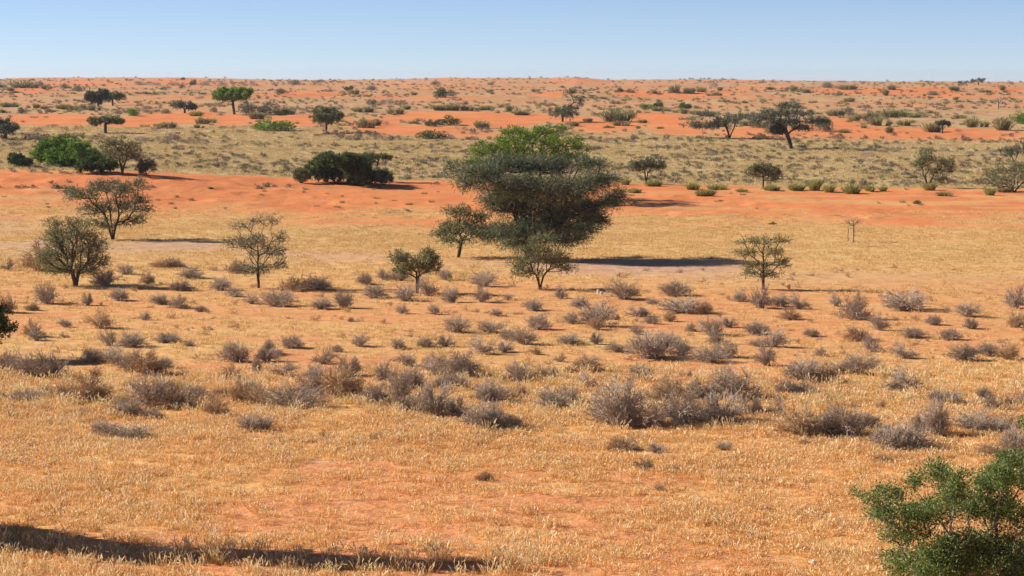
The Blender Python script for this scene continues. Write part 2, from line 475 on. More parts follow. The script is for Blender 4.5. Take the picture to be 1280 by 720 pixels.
def build_tree(name, base_px, blobs_px, leaf, label, category="tree", trunk_r=None, fork=.35, stems=1, n_pts=200, spray=16,
               leaf_len=.28, leaf_w=.05, bark="bark", seed=1, lean=0., spread=.3, bal=.35, deep=.8, droop=0., group=None,
               base=None, tip=.012, low=.75, R1=1.0, leaf2=None, min_px=0, twigs=True, name_px=None):
    r = np.random.default_rng(seed)
    bx, by, bz = base if base else ground_at(*base_px)
    D = math.hypot(by, H - bz)
    s = D / F                                  # metres per photo pixel at the tree
    X0, Y0 = base_px
    blobs = []
    wid = max(abs(b[0] - X0) + b[2] for b in blobs_px) * s
    for k, b in enumerate(blobs_px):
        cx = (b[0] - X0) * s; cz = (Y0 - b[1]) * s
        rx = b[2] * s; rz = b[3] * s
        lim = math.sqrt(max(0, 1 - min(1, (cx / wid) ** 2))) * wid * .45
        cy = r.uniform(-1, 1) * lim * (0 if len(blobs_px) < 2 else 1)
        blobs.append((cx, cy, cz, rx, max(rz * .7, rx * deep), rz))
    pts = blob_points(blobs, n_pts, r)
    pts[:, 2] = np.maximum(pts[:, 2], .12)
    lo = min(b[2] - b[5] for b in blobs); top = max(b[2] + b[5] for b in blobs)
    mx = np.mean([b[0] for b in blobs])
    fh = max(lo + (top - lo) * .05, fork * top)
    lines = []
    for k in range(stems):
        a = 2 * math.pi * (k + r.random() * .5) / max(1, stems)
        off = (spread * top * math.cos(a) if stems > 1 else 0, spread * top * .7 * math.sin(a) if stems > 1 else 0)
        f2 = fh * r.uniform(.85, 1.15)
        lines.append([(0, 0, -.15), (off[0] * .25 + lean * .5 * f2, off[1] * .25, f2 * .5), (off[0] * .6 + lean * f2, off[1] * .6, f2)])
    P, par, tips = skeleton(lines, pts, max(.25, top * .05), bal, r, low)
    rad = radii(P, par, tip)
    if trunk_r:
        rad = np.maximum(rad * trunk_r / rad.max(), tip * .7)
    root = bpy.data.objects.new(name, None); COL.objects.link(root)
    root.empty_display_size = .5
    root.location = (bx, by, bz)
    root["label"] = label; root["category"] = category
    if group:
        root["group"] = group
    e = np.arange(1, len(P)); A = P[par[e]]; B = P[e]
    ra = np.minimum(rad[par[e]], rad[e] * 1.25); rb = rad[e]
    thick = rb > (trunk_r or rad[1]) * .45
    thick[:2] = True
    if (~thick).sum() < 6:
        thick[:] = True
    link("trunk", mesh_from("trunk", *tubes(A[thick], B[thick], ra[thick], rb[thick], 7), M[bark], smooth=True), root)
    if twigs and (~thick).any():
        link("branches", mesh_from("branches", *tubes(A[~thick], B[~thick], ra[~thick], rb[~thick], 4), M[bark]), root)
    if leaf:
        nd = P[tips]; dr = norm(P[tips] - P[par[tips]])
        # sprays: leaflets on short shoots spread round every twig end
        k = spray
        rep = np.repeat(np.arange(len(nd)), k)
        out = norm(nd - np.array([mx, 0, fh]))
        ax = norm(dr + .8 * out)
        shoot = norm(ax[rep] + r.normal(size=(len(rep), 3)) * .75 + np.array([0, 0, .12 - droop]))
        st = r.random((len(rep), 1)) ** .8
        R0 = ((top - lo) * .07 + .12) * R1
        p0 = nd[rep] + shoot * st * R0 * 1.15 - ax[rep] * R0 * .35
        p0[:, 2] = np.maximum(p0[:, 2], .03)
        dd = shoot + r.normal(size=(len(rep), 3)) * .55
        L = leaf_len * r.uniform(.6, 1.3, len(rep)); W = leaf_w * r.uniform(.7, 1.3, len(rep))
        V, Q = strips(p0, dd, L, W, r)
        link("crown", mesh_from("crown", V, Q, M[leaf]), root)
    return root


# ------------------------------------------------------------------ ground sheet
def build_ground():
    rows = np.concatenate([np.linspace(-600, 20, 40), np.linspace(22, 52, 40), np.geomspace(52.5, 3300, 1150), np.geomspace(3400, 9000, 12)])
    nu = 560
    u = np.linspace(-1, 1, nu)
    u = u * .62 + .38 * u ** 3
    Wd = np.maximum(120, rows * .42)
    Wd = np.where(rows > 3300, rows * .9, Wd)
    X = Wd[:, None] * u[None]; Y = np.broadcast_to(rows[:, None], X.shape)
    Z = terrain(X, Y)
    V = np.stack([X, Y, Z], -1).reshape(-1, 3)
    nr = len(rows)
    i = np.arange(nr - 1)[:, None] * nu + np.arange(nu - 1)[None]
    Q = np.stack([i, i + 1, i + nu + 1, i + nu], -1).reshape(-1, 4)
    me = mesh_from("ground", V, Q, M["ground"], smooth=True)
    s, p = cover(V[:, 0], V[:, 1], V[:, 2])
    far = sstep(238, 262, V[:, 1]) * .95
    px, py = project(V[:, 0], V[:, 1], V[:, 2])
    front = 1 - .55 * sstep(84, 100, V[:, 1]) - .45 * sstep(150, 172, V[:, 1] + 10 * (fbm(V[:, 0] / 6, V[:, 1] / 6, 7, 3) - .5))
    for nme, a in (("sand", s), ("pan", p), ("far", far), ("front", front)):
        at = me.attributes.new(nme, "FLOAT", "POINT"); at.data.foreach_set("value", np.ascontiguousarray(a, np.float32))
    link("ground", me, kind="structure")


build_ground()


# ------------------------------------------------------------------ grass
def tuft_mesh(name, n, h, spread, wid, seed, seeds=0., lay=.5, mats=("grass", "seed")):
    r = np.random.default_rng(seed)
    a = r.random(n) * 2 * math.pi; rr = np.sqrt(r.random(n)) * spread
    P = np.stack([np.cos(a) * rr, np.sin(a) * rr, np.full(n, -.02)], -1)
    D = np.stack([np.cos(a) * lay * r.random(n) + r.normal(size=n) * lay * .6, np.sin(a) * lay * r.random(n) + r.normal(size=n) * lay * .6, np.ones(n)], -1)
    L = h * r.uniform(.45, 1.1, n)
    V, Q = strips(P, D, L, wid * r.uniform(.7, 1.3, n), r)
    mi = np.zeros(len(Q), int)
    k = int(n * seeds)
    if k:
        T = P[:k] + norm(D[:k]) * L[:k, None] * .85
        D2 = norm(D[:k]) + r.normal(size=(k, 3)) * .35
        V2, Q2 = strips(T, D2, h * .3 * r.uniform(.7, 1.2, k), wid * 2.2, r)
        Q = np.concatenate([Q, Q2 + len(V)]); V = np.concatenate([V, V2]); mi = np.concatenate([mi, np.ones(k, int)])
    return mesh_from(name, V, Q, None, [M[mats[0]], M[mats[1]]], mi)


def scatter(name, protos, P, rot, scl, label, category):
    """one object: points that carry grass tufts, placed by geometry nodes"""
    coll = bpy.data.collections.new(name + "_tufts")
    for k, me in enumerate(protos):
        o = bpy.data.objects.new("tuft", me); coll.objects.link(o)
    me = bpy.data.meshes.new(name)
    me.vertices.add(len(P)); me.vertices.foreach_set("co", np.ascontiguousarray(P, np.float32).ravel())
    for nme, a in (("rot", rot), ("scl", scl)):
        at = me.attributes.new(nme, "FLOAT", "POINT"); at.data.foreach_set("value", np.ascontiguousarray(a, np.float32))
    me.update()
    ob = link(name, me, kind="stuff", label=label, category=category)
    g = bpy.data.node_groups.new(name, "GeometryNodeTree")
    g.interface.new_socket("Geometry", in_out="INPUT", socket_type="NodeSocketGeometry")
    g.interface.new_socket("Geometry", in_out="OUTPUT", socket_type="NodeSocketGeometry")
    N = g.nodes; Lk = g.links
    gi = N.new("NodeGroupInput"); go = N.new("NodeGroupOutput")
    ci = N.new("GeometryNodeCollectionInfo"); ci.inputs["Collection"].default_value = coll
    ci.inputs["Separate Children"].default_value = True; ci.inputs["Reset Children"].default_value = True
    ip = N.new("GeometryNodeInstanceOnPoints"); ip.inputs["Pick Instance"].default_value = True
    rv = N.new("FunctionNodeRandomValue"); rv.data_type = "INT"
    rv.inputs[4].default_value = 0; rv.inputs[5].default_value = len(protos) - 1
    na = N.new("GeometryNodeInputNamedAttribute"); na.data_type = "FLOAT"; na.inputs[0].default_value = "rot"
    nb = N.new("GeometryNodeInputNamedAttribute"); nb.data_type = "FLOAT"; nb.inputs[0].default_value = "scl"
    cx = N.new("ShaderNodeCombineXYZ")
    Lk.new(gi.outputs[0], ip.inputs["Points"]); Lk.new(ci.outputs[0], ip.inputs["Instance"])
    Lk.new(rv.outputs[2], ip.inputs["Instance Index"])
    Lk.new(na.outputs[0], cx.inputs[2]); Lk.new(cx.outputs[0], ip.inputs["Rotation"])
    Lk.new(nb.outputs[0], ip.inputs["Scale"])
    Lk.new(ip.outputs[0], go.inputs[0])
    md = ob.modifiers.new("tufts", "NODES"); md.node_group = g
    return ob


def grass_points(n, y0, y1, r, dens, margin=1.42):
    """rejection sampled positions inside the seen wedge, even per square metre"""
    y = np.sqrt(r.random(n) * (y1 ** 2 - y0 ** 2) + y0 ** 2)
    x = (r.random(n) * 2 - 1) * y * (640 / F) * margin + r.normal(size=n) * .5
    s, p = cover(x, y)
    keep = r.random(n) < dens(x, y, s, p)
    x, y = x[keep], y[keep]
    return np.stack([x, y, terrain(x, y)], -1)


def make_grass():
    r = np.random.default_rng(5)
    near = [tuft_mesh("grass_tuft", 30, .20, .20, .012, 100 + k, .38, .7) for k in range(6)]
    P = grass_points(80000, 54, 100, r, lambda x, y, s, p: np.clip(1.15 - 1.25 * s - .8 * p, .10, 1) * (1 - .85 * sstep(88, 97, y)) * np.clip(-.4 + 2.15 * fbm(x / 2.2, y / 2.2, 200, 4), .05, 1))
    scatter("golden_grass", near, P, r.random(len(P)) * 6.28, r.uniform(.4, 1.0, len(P)) + .6 * r.random(len(P)) ** 5,
            "golden dry grass covering the open ground nearest the viewer", "grass")
    tall = [tuft_mesh("seed_tuft", 16, .46, .16, .012, 160 + k, .9, .45, ("grass_pale", "seed")) for k in range(6)]
    P = grass_points(12000, 56, 98, r, lambda x, y, s, p: np.where((y < 62.2) & (x < 1), .75, .06 + .5 * sstep(82, 88, y)) * np.clip(-.4 + 2.0 * fbm(x / 1.6, y / 1.6, 205, 3), .02, 1))
    scatter("seed_grass", tall, P, r.random(len(P)) * 6.28, r.uniform(.6, 1.2, len(P)),
            "taller seed-headed grass stems in front of the long foreground shadow", "grass")
    mid = [tuft_mesh("straw_tuft", 30, .17, .30, .018, 120 + k, .2, .8, ("grass_pale", "seed")) for k in range(6)]
    P = grass_points(102000, 84, 215, r, lambda x, y, s, p: np.clip(1.0 - 1.5 * s - 1.25 * p, .01, 1) * sstep(84, 94, y) * (.62 + .38 * sstep(150, 175, y)) * np.clip(-.25 + 1.8 * fbm(x / 4, y / 4, 210, 3), .04, 1))
    scatter("straw_grass", mid, P, r.random(len(P)) * 6.28, r.uniform(.6, 1.2, len(P)),
            "pale straw grass between the grey shrubs and below the orange dune", "grass")
    farp = [tuft_mesh("valley_tuft", 30, .30, .5, .045, 140 + k, .1, .8, ("grass_far", "grass_far")) for k in range(5)]
    P = grass_points(80000, 262, 470, r, lambda x, y, s, p: np.clip(1.0 - 1.8 * s, .0, 1) * np.clip(-.2 + 1.6 * fbm(x / 9, y / 9, 220, 3), .05, 1))
    scatter("valley_grass", farp, P, r.random(len(P)) * 6.28, r.uniform(.5, 1.1, len(P)),
            "yellow-green grass filling the shallow valley between the two orange dunes", "grass")


make_grass()


# ------------------------------------------------------------------ shrub kinds
def twig_shrub(seed, n=46, hgt=.5, open_=1.0):
    """unit shrub, about 1 wide and hgt high: stems fan out from one root and fork into fine twigs"""
    r = np.random.default_rng(seed)
    gap = r.random() * 6.28; A, B, ra, rb = [], [], [], []
    sh_ = r.normal(size=2) * .16
    for i in range(n):
        az = r.random() * 2 * math.pi; el = r.uniform(.1, 1.0)
        if math.cos(az - gap) > .75 and r.random() < .7:
            continue
        tgt = np.array([math.cos(az) * .5 * math.sqrt(1 - el * el * .9) * r.uniform(.7, 1.05) * open_, math.sin(az) * .5 * math.sqrt(1 - el * el * .9) * r.uniform(.7, 1.05) * open_, hgt * el * r.uniform(.6, 1.02)])
        tgt[:2] += sh_ * r.random()
        p = np.array([r.normal() * .07, r.normal() * .07, -.02])
        m = 5
        nodes = [p]
        for k in range(1, m + 1):
            f = k / m
            q = p + (tgt - p) * f; q[2] += hgt * .12 * math.sin(math.pi * f) + 0
            q = q + r.normal(size=3) * .018 * f
            nodes.append(q)
        for k in range(m):
            A.append(nodes[k]); B.append(nodes[k + 1]); w = .0065 * (1 - k / m) + .0026; ra.append(w); rb.append(w * .8)
        for k in range(1, m + 1):
            for j in range(4 if k > 1 else 1):
                d = norm(nodes[k] - nodes[k - 1]) + r.normal(size=3) * .65; d[2] += .25
                d = norm(d) * r.uniform(.06, .17)
                c = nodes[k - 1] + (nodes[k] - nodes[k - 1]) * r.random()
                e = c + d; e[2] = max(e[2], .01)
                A.append(c); B.append(e); ra.append(.004); rb.append(.0022)
                for jj in range(2):
                    d2 = norm(norm(d) + r.normal(size=3) * .7) * r.uniform(.03, .08)
                    c2 = c + (e - c) * r.uniform(.3, 1)
                    A.append(c2); B.append(c2 + d2); ra.append(.003); rb.append(.0018)
    return tubes(np.array(A), np.array(B), np.array(ra), np.array(rb), 3)


def dome_bush(seed, n=900, hgt=.5, leaf=.055, wid=.012, lump=5, up=.3):
    """unit leafy bush: several unequal lobes of leaf strips with gaps"""
    r = np.random.default_rng(seed)
    lobes = []
    for k in range(lump):
        cx = r.uniform(-.28, .28); h = hgt * (1 - abs(cx) * 1.3) * r.uniform(.55, .95)
        lobes.append((cx, r.uniform(-.2, .2), h * .5, r.uniform(.14, .24), r.uniform(.14, .24), h * .5))
    P = []; D = []
    for b in lobes:
        k = n // lump
        u = norm(r.normal(size=(k, 3))) * (r.random((k, 1)) ** .35)
        q = np.array(b[:3]) + u * np.array(b[3:])
        P.append(q); D.append(norm(u + r.normal(size=(k, 3)) * .5 + np.array([0, 0, up])))
    P = np.concatenate(P); D = np.concatenate(D)
    P[:, 2] = np.maximum(P[:, 2], .005)
    return strips(P, D, leaf * r.uniform(.6, 1.4, len(P)), wid * r.uniform(.7, 1.4, len(P)), r)


def tussock(seed, n=420, hgt=.5):
    r = np.random.default_rng(seed)
    cs = r.normal(size=(7, 2)) * np.array([.2, .14])
    i = r.integers(0, 7, n)
    P = np.zeros((n, 3)); P[:, :2] = cs[i] + r.normal(size=(n, 2)) * .05
    D = np.stack([r.normal(size=n) * .42, r.normal(size=n) * .42, np.ones(n)], -1) + np.concatenate([cs[i] * .9, np.zeros((n, 1))], 1)
    L = hgt * r.uniform(.5, 1.05, n) * (1 - np.abs(cs[i][:, 0]) * .7)
    return strips(P, norm(D), L, .022 * r.uniform(.6, 1.4, n), r)


PROTO = {
    "grey": [mesh_from("dry_shrub", *twig_shrub(300 + k, (42, 58, 76, 50)[k % 4], (.5, .42, .56)[k % 3]), M["shrub_twig"]) for k in range(14)],
    "brown": [mesh_from("dry_shrub", *twig_shrub(330 + k, (46, 74, 60)[k % 3], (.5, .4)[k % 2]), M["shrub_twig_brown"]) for k in range(5)],
    "fargrey": [mesh_from("dry_shrub", *dome_bush(350 + k, 500, .55, .11, .012, 5, .5), M["shrub_twig"]) for k in range(5)],
    "farbrown": [mesh_from("dry_shrub", *dome_bush(360 + k, 420, .55, .11, .012, 5, .5), M["shrub_twig_brown"]) for k in range(5)],
    "olive": [mesh_from("grass_tussock", *tussock(370 + k), M["tussock"]) for k in range(5)],
    "lime": [mesh_from("grass_tussock", *tussock(380 + k), M["tussock_green"]) for k in range(4)],
    "dark": [mesh_from("green_bush", *dome_bush(390 + k, 1100, .55, .05, .022, 6, .2), M["dark_leaf"]) for k in range(4)],
    "green": [mesh_from("green_bush", *dome_bush(400 + k, 1100, .55, .05, .022, 6, .2), M["green_leaf"]) for k in range(3)],
    "slate": [mesh_from("thorn_bush", *dome_bush(410 + k, 1000, .55, .06, .017, 6, .2), M["grey_leaf"]) for k in range(4)],
}
KIND = {
    "grey": ("dry_shrub", "grey twiggy", "shrub"), "brown": ("dry_shrub", "brown twiggy", "shrub"),
    "fargrey": ("dry_shrub", "grey twiggy", "shrub"), "farbrown": ("dry_shrub", "brown twiggy", "shrub"),
    "olive": ("grass_tussock", "olive", "tussock"), "lime": ("grass_tussock", "yellow-green", "tussock"),
    "dark": ("green_bush", "dark green", "bush"), "green": ("green_bush", "bright green", "bush"),
    "slate": ("thorn_bush", "grey-green", "bush"),
}

# (px, py, width, height) read off the photograph
MIDSHRUBS = """10 338 20 16;55 339 60 32;133 357 30 20;157 343 26 14;184 355 24 16;206 335 38 18;238 347 34 15;168 362 18 8;226 363 32 15;57 379 28 30;110 382 12 14;148 376 26 14
200 380 22 14;222 385 26 16;10 391 32 34;38 388 18 14;82 409 20 12;125 410 32 24;42 421 28 24;275 363 26 17;293 371 24 14;315 380 18 12;295 341 38 20;366 363 38 21;400 362 32 18;345 383 42 23;402 386 24 18
430 385 24 24;457 355 18 14;481 350 20 13;500 351 26 17;467 372 34 19;535 370 26 23;506 376 26 19;556 350 20 15;566 378 22 17;603 358 32 25;603 378 24 20;634 375 14 10;502 392 16 10;543 393 18 13;437 402 10 6
570 415 42 22;610 415 32 18;701 373 17 15;664 388 28 17;781 374 40 26;840 370 38 24;744 408 48 32;713 404 24 17;725 385 26 15;817 380 20 9;850 391 48 23;878 392 24 14;797 396 30 14;813 405 24 15;838 402 18 12
670 412 34 20;797 418 20 11;863 414 17 11;890 419 32 19;911 409 22 15;943 418 32 17;922 377 22 15;950 385 36 24;975 383 26 19;998 386 24 17;985 399 32 17;1045 383 20 14;1068 399 48 32;1130 388 54 29;1167 406 26 15
1208 395 38 20;1214 411 22 15;1268 385 30 22;1268 409 30 21;1100 413 30 21;1075 425 34 26;1140 422 28 17;1014 420 22 10;65 471 54 40;45 426 26 20;5 468 28 36;80 422 14 8;137 432 24 18;162 434 32 19;150 456 48 24
183 467 42 32;205 460 30 17;235 433 14 8;208 428 32 13;298 452 48 26;108 501 54 30;25 503 36 19;3 499 16 16;55 490 16 9;190 508 62 42;160 521 42 28;243 498 38 24;215 509 24 15;272 519 32 28;303 502 34 25
312 538 34 24;163 547 52 24;262 412 10 5;288 473 30 19;318 490 20 15;334 442 20 17;362 435 32 19;345 444 22 11;356 469 30 19;322 466 14 22;363 510 68 38;405 455 30 24;392 473 26 19;425 498 58 46;438 470 32 22
449 433 23 15;496 436 21 13;534 434 28 15;557 433 20 13;509 457 24 18;478 475 28 18;500 502 42 38;543 520 46 38;515 487 30 24;545 470 28 22;580 468 48 36;603 443 30 24;460 503 24 17;573 485 36 20;610 504 42 28
648 476 42 26;608 535 54 32;570 520 26 20;630 440 22 13;655 430 36 26;670 443 18 13;745 430 15 15;712 430 32 17;746 412 24 15;812 447 54 34;835 435 30 22;775 440 32 15;882 453 46 24;895 430 30 22;958 457 30 24
738 464 36 20;735 484 24 16;800 474 30 20;688 510 42 34;650 495 22 17;773 533 74 50;838 500 42 26;918 498 62 38;903 470 22 13;850 530 52 36;898 528 52 36;940 520 32 26;780 563 32 22;820 565 22 12;905 562 22 11
807 587 28 15;838 588 20 9;824 613 13 9;603 600 22 12;1072 467 48 26;1006 476 50 31;985 492 36 21;1130 448 30 18;1090 440 26 22;1208 450 40 23;1258 449 36 28;1185 425 32 17;1133 487 38 28;1185 505 36 26
1240 513 24 24;1254 508 24 17;1228 500 20 18;1100 512 14 17;965 433 36 20;970 520 24 22;1006 545 54 46;1055 545 48 42;1085 535 32 22;1140 560 62 42;1170 545 36 38;1216 538 46 28;1256 535 38 22;1270 572 52 38
1105 577 32 15;1003 557 18 11;1277 505 14 12;700 452 16 12;420 440 14 9;1025 445 18 11;1160 470 12 7;1040 500 16 9;860 470 14 9;250 390 16 9;180 400 18 10;690 470 18 12;120 470 16 9;620 395 16 9;770 400 14 9"""
FARB = """25 110 40 10 olive;14 114 16 6 olive;50 107 8 6 slate;57 111 10 5 olive;80 111 13 8 slate;98 114 15 9 slate;12 134 24 8 olive;27 142 17 9 slate;43 135 14 6 olive;55 136 9 4 olive;63 140 11 5 olive;79 136 17 7 olive
92 138 14 7 olive;103 136 15 6 slate;117 138 14 8 olive;58 147 7 3 farbrown;28 153 6 3 farbrown;12 119 12 4 farbrown;1 141 8 5 olive;45 165 14 8 farbrown;63 160 12 7 farbrown;80 163 11 8 farbrown;98 163 11 9 farbrown
167 145 20 11 green;180 141 13 10 fargrey;208 142 15 8 slate;211 161 18 12 olive;253 155 15 9 olive;264 153 13 6 olive;248 160 11 5 olive;195 158 9 4 farbrown;192 164 13 5 farbrown;246 145 18 7 lime;247 124 12 4 farbrown
273 133 13 5 farbrown;268 140 11 7 slate;310 142 28 15 slate;315 149 18 8 olive;204 112 10 4 slate;175 106 15 6 fargrey;192 107 20 6 fargrey;218 107 13 6 fargrey;228 110 10 7 slate;243 107 10 8 dark;257 107 13 6 fargrey;279 108 15 8 fargrey
291 106 9 4 fargrey;305 107 11 6 fargrey;315 107 10 6 fargrey;229 100 8 4 dark;276 161 13 5 farbrown;292 161 9 6 farbrown;303 166 15 7 farbrown;317 162 8 7 farbrown;337 141 40 16 slate;356 143 19 8 olive;323 149 14 9 olive
342 163 46 16 green;350 117 15 8 slate;368 106 17 8 slate;400 103 9 4 slate;418 102 6 3 slate;413 115 9 6 fargrey;438 113 14 8 dark;443 118 11 6 olive;464 113 13 6 slate;464 131 15 9 slate;479 130 9 7 fargrey;425 137 15 6 fargrey
455 140 26 7 olive;457 160 20 15 olive;472 157 21 10 olive;395 127 9 5 fargrey;384 125 9 4 fargrey;380 139 11 5 fargrey;488 131 15 8 fargrey;494 143 19 11 olive;510 137 15 7 olive;548 138 15 8 olive;559 138 18 9 olive;572 138 15 9 olive
584 138 15 8 olive;606 138 17 8 olive;635 140 15 8 olive;550 122 19 12 dark;564 120 13 9 slate;515 119 10 5 olive;567 125 13 5 fargrey;538 158 17 10 dark;561 156 30 13 dark;577 163 17 8 farbrown;602 160 18 9 olive;541 174 42 13 dark
563 174 14 7 fargrey;593 168 10 5 farbrown;545 106 14 6 slate;613 106 8 4 slate;612 116 11 5 slate;483 156 9 5 farbrown;651 144 23 9 olive;773 152 38 18 olive;789 148 13 8 slate;776 157 19 7 olive;735 152 15 6 olive;718 158 15 7 olive
776 115 11 5 dark;788 116 13 6 slate;670 115 9 4 olive;797 161 9 4 olive;761 160 9 4 olive;755 178 11 7 farbrown;784 136 11 7 fargrey;716 115 10 5 slate;823 135 15 12 dark;808 136 19 8 green;822 139 17 6 olive;855 136 24 10 dark
856 142 15 6 olive;847 116 19 11 olive;863 116 15 7 olive;877 115 13 7 olive;893 120 15 5 olive;901 113 11 4 olive;817 117 11 6 olive;892 109 10 9 fargrey;935 157 18 8 olive;953 160 16 10 olive;803 154 11 6 olive;825 161 9 4 olive
962 112 9 5 olive;980 115 9 4 olive;990 114 13 8 olive;1005 115 13 6 olive;1035 110 17 8 slate;1062 112 28 8 olive;1108 119 15 8 olive;1115 112 13 6 olive;1051 119 11 4 olive;1062 127 13 6 olive;1047 145 20 10 olive;1060 140 14 8 slate
1099 157 20 14 olive;1085 148 22 9 olive;1068 151 11 7 olive;1112 147 20 11 olive;1080 160 9 5 olive;1072 165 9 3 farbrown;1096 163 9 3 farbrown;1055 166 15 5 olive;1030 164 28 15 slate;965 167 20 15 slate;1113 166 15 9 olive
1063 173 8 3 farbrown;1167 119 18 7 slate;1156 120 7 3 olive;1192 113 13 6 olive;1211 119 8 3 slate;1232 116 15 5 olive;1252 113 13 6 olive;1257 116 9 4 slate;1165 165 22 16 olive;1199 165 13 5 farbrown;1219 159 25 14 olive;1252 163 32 15 olive
1272 155 30 15 green;1212 143 15 7 fargrey;1222 133 9 5 fargrey;1195 125 9 4 olive;1200 148 14 6 olive;1142 147 15 7 olive;1130 146 19 9 olive;1130 157 15 9 olive;783 231 22 8 lime;773 240 17 6 lime;794 241 15 6 lime;818 233 22 9 lime
865 237 17 9 lime;883 245 26 10 lime;895 237 22 9 lime;928 240 13 6 lime;899 252 10 3 olive;965 238 21 8 lime;995 238 22 9 lime;1020 238 24 13 lime;1038 240 22 10 lime;1065 242 22 11 lime;1085 239 22 9 lime;1105 239 16 6 lime
1164 238 24 10 lime;1180 245 17 7 olive;1147 255 13 5 dark;1239 244 18 9 lime;1256 240 15 7 olive;1276 275 9 6 farbrown;966 281 10 4 dark;264 236 10 3 olive;460 235 13 4 olive;512 256 8 3 olive;510 264 9 3 olive;408 227 15 9 olive
1122 190 16 8 fargrey;1180 190 14 9 fargrey;1210 195 16 8 fargrey;1240 194 14 8 fargrey;1100 192 14 8 farbrown;1060 190 18 9 farbrown;1085 196 16 8 fargrey;860 192 12 6 farbrown;889 195 12 7 fargrey;905 189 12 6 farbrown
700 232 34 22 fargrey;765 228 38 20 fargrey;480 176 14 7 farbrown;640 196 16 8 farbrown;225 187 14 8 farbrown;180 178 14 8 fargrey;195 176 14 7 fargrey;209 177 18 10 fargrey;240 180 16 8 farbrown;255 181 14 9 fargrey;283 187 12 7 farbrown"""


def parse(txt):
    out = []
    for rec in txt.replace("\n", ";").split(";"):
        f = rec.split()
        if len(f) >= 4:
            out.append((float(f[0]), float(f[1]), float(f[2]), float(f[3]), f[4] if len(f) > 4 else None))
    return out


LANDMARKS = [  # short phrase, px, py
    ("the stout-trunked tree", 95, 350), ("the wide twin-crowned tree", 140, 290), ("the slim tiered tree", 323, 350), ("the small forked tree", 521, 360),
    ("the young many-stemmed tree", 675, 355), ("the huge dark tree", 665, 300), ("the lone tiered tree", 954, 355), ("the bare dead tree", 1067, 300),
    ("the bright green umbrella tree", 293, 140), ("the big bright green bush", 85, 205), ("the dark thicket", 435, 228), ("the lollipop-shaped dune tree", 408, 165),
    ("the flat umbrella tree", 130, 166), ("the half-dead forked tree", 703, 150), ("the two-trunked dune tree", 910, 172), ("the nest-laden tree", 987, 184),
    ("the grey domed tree", 808, 229), ("the small olive valley tree", 954, 234), ("the fan-stemmed valley tree", 1160, 233), ("the spreading thornbush", 1265, 236),
    ("the heart-shaped dark tree", 123, 132), ("the skyline tree", 1222, 106), ("the leaning-trunk tree", 572, 320), ("the dark tree at frame edge", 7, 172),
]
ORD = "first second third fourth fifth sixth seventh eighth ninth tenth eleventh twelfth thirteenth fourteenth fifteenth sixteenth seventeenth eighteenth nineteenth twentieth twenty-first twenty-second twenty-third twenty-fourth".split()
todo = []      # (object, px, py, w, adjective, noun)


def place_bush(px, py, w, h, kind, r, idx):
    x, y, z = ground_at(px, py)
    s = math.hypot(y, H - z) / F
    nm, adj, noun = KIND[kind]
    me = PROTO[kind][int(r.integers(len(PROTO[kind])))]
    o = link(nm, me, None, (x, y, z - .01))
    sw = w * s * 1.16 * r.uniform(.85, 1.15); sh = h * s / .46 * r.uniform(.8, 1.15)
    o.scale = (sw, sw * r.uniform(.75, 1.1), sh)
    o.rotation_euler[2] = r.uniform(-.5, .5) + (math.pi if r.random() < .5 else 0)
    o["category"] = noun
    todo.append((o, px, py, w, adj, noun))
    return o


def finish_labels():
    rows = {}
    for o, px, py, w, adj, noun in todo:
        big = w / (py - 90) ** .75
        size = "tiny" if w < 10 and py > 200 or w < 8 else None
        if py > 400:
            size = "small" if w < 22 else ("large" if w > 42 else "medium")
            row = "back of shrub belt" if py < 440 else ("middle of shrub belt" if py < 490 else ("front of shrub belt" if py < 552 else "in open grass"))
            land = min([l for l in LANDMARKS if l[2] > 280 and l[0] != "the huge dark tree" and l[0] != "the leaning-trunk tree" and "twin-crowned" not in l[0]] + [("the photo's right end", 1230, 350)], key=lambda l: abs(l[1] - px))
            key = f"{size} {adj} {noun}, {row}, below {land[0]}".replace(" twiggy", "")
            o["group"] = "dry shrubs of the shrub belt"
        else:
            size = size or ("small" if w < 16 else ("broad" if w > 30 else "medium"))
            land = min(LANDMARKS, key=lambda l: math.hypot(l[1] - px, (l[2] - py) * 2.2))
            dx, dy = px - land[1], py - land[2]
            rel = ("in front of" if dy > 0 else "behind") if abs(dx) < abs(dy) * 1.8 + 6 else ("right of" if dx > 0 else "left of")
            key = f"{size} {adj} {noun} {rel} {land[0]}"
            o["group"] = {"shrub": "dry shrubs scattered over the plain", "tussock": "grass tussocks on the dunes", "bush": "bushes on the dunes"}[noun]
        rows.setdefault(key, []).append((px, o))
    for key, L in rows.items():
        L.sort(key=lambda t: t[0])
        for k, (px, o) in enumerate(L):
            if len(L) == 1:
                o["label"] = key
            elif k == 0:
                o["label"] = key + ", leftmost"
            elif k == len(L) - 1:
                o["label"] = key + ", rightmost"
            else:
                o["label"] = key + ", " + ORD[k] + " from left"


rb_ = np.random.default_rng(77)
for i, (px, py, w, h, _) in enumerate(parse(MIDSHRUBS)):
    place_bush(px, py, w, h, "brown" if rb_.random() < .22 else "grey", rb_, i)
_big = [q for q in parse(MIDSHRUBS) if q[2] >= 34 and q[1] > 425]
for q in _big:                      # the clumps are several plants grown into each other
    place_bush(q[0] + rb_.uniform(.45, .75) * q[2] * rb_.choice([-1, 1]), q[1] + rb_.uniform(-7, 3), q[2] * rb_.uniform(.6, .95), q[3] * rb_.uniform(.5, .85), "brown" if rb_.random() < .3 else "grey", rb_, 0)
for i, (px, py, w, h, k) in enumerate(parse(FARB)):
    place_bush(px, py, w, h, k, rb_, i)


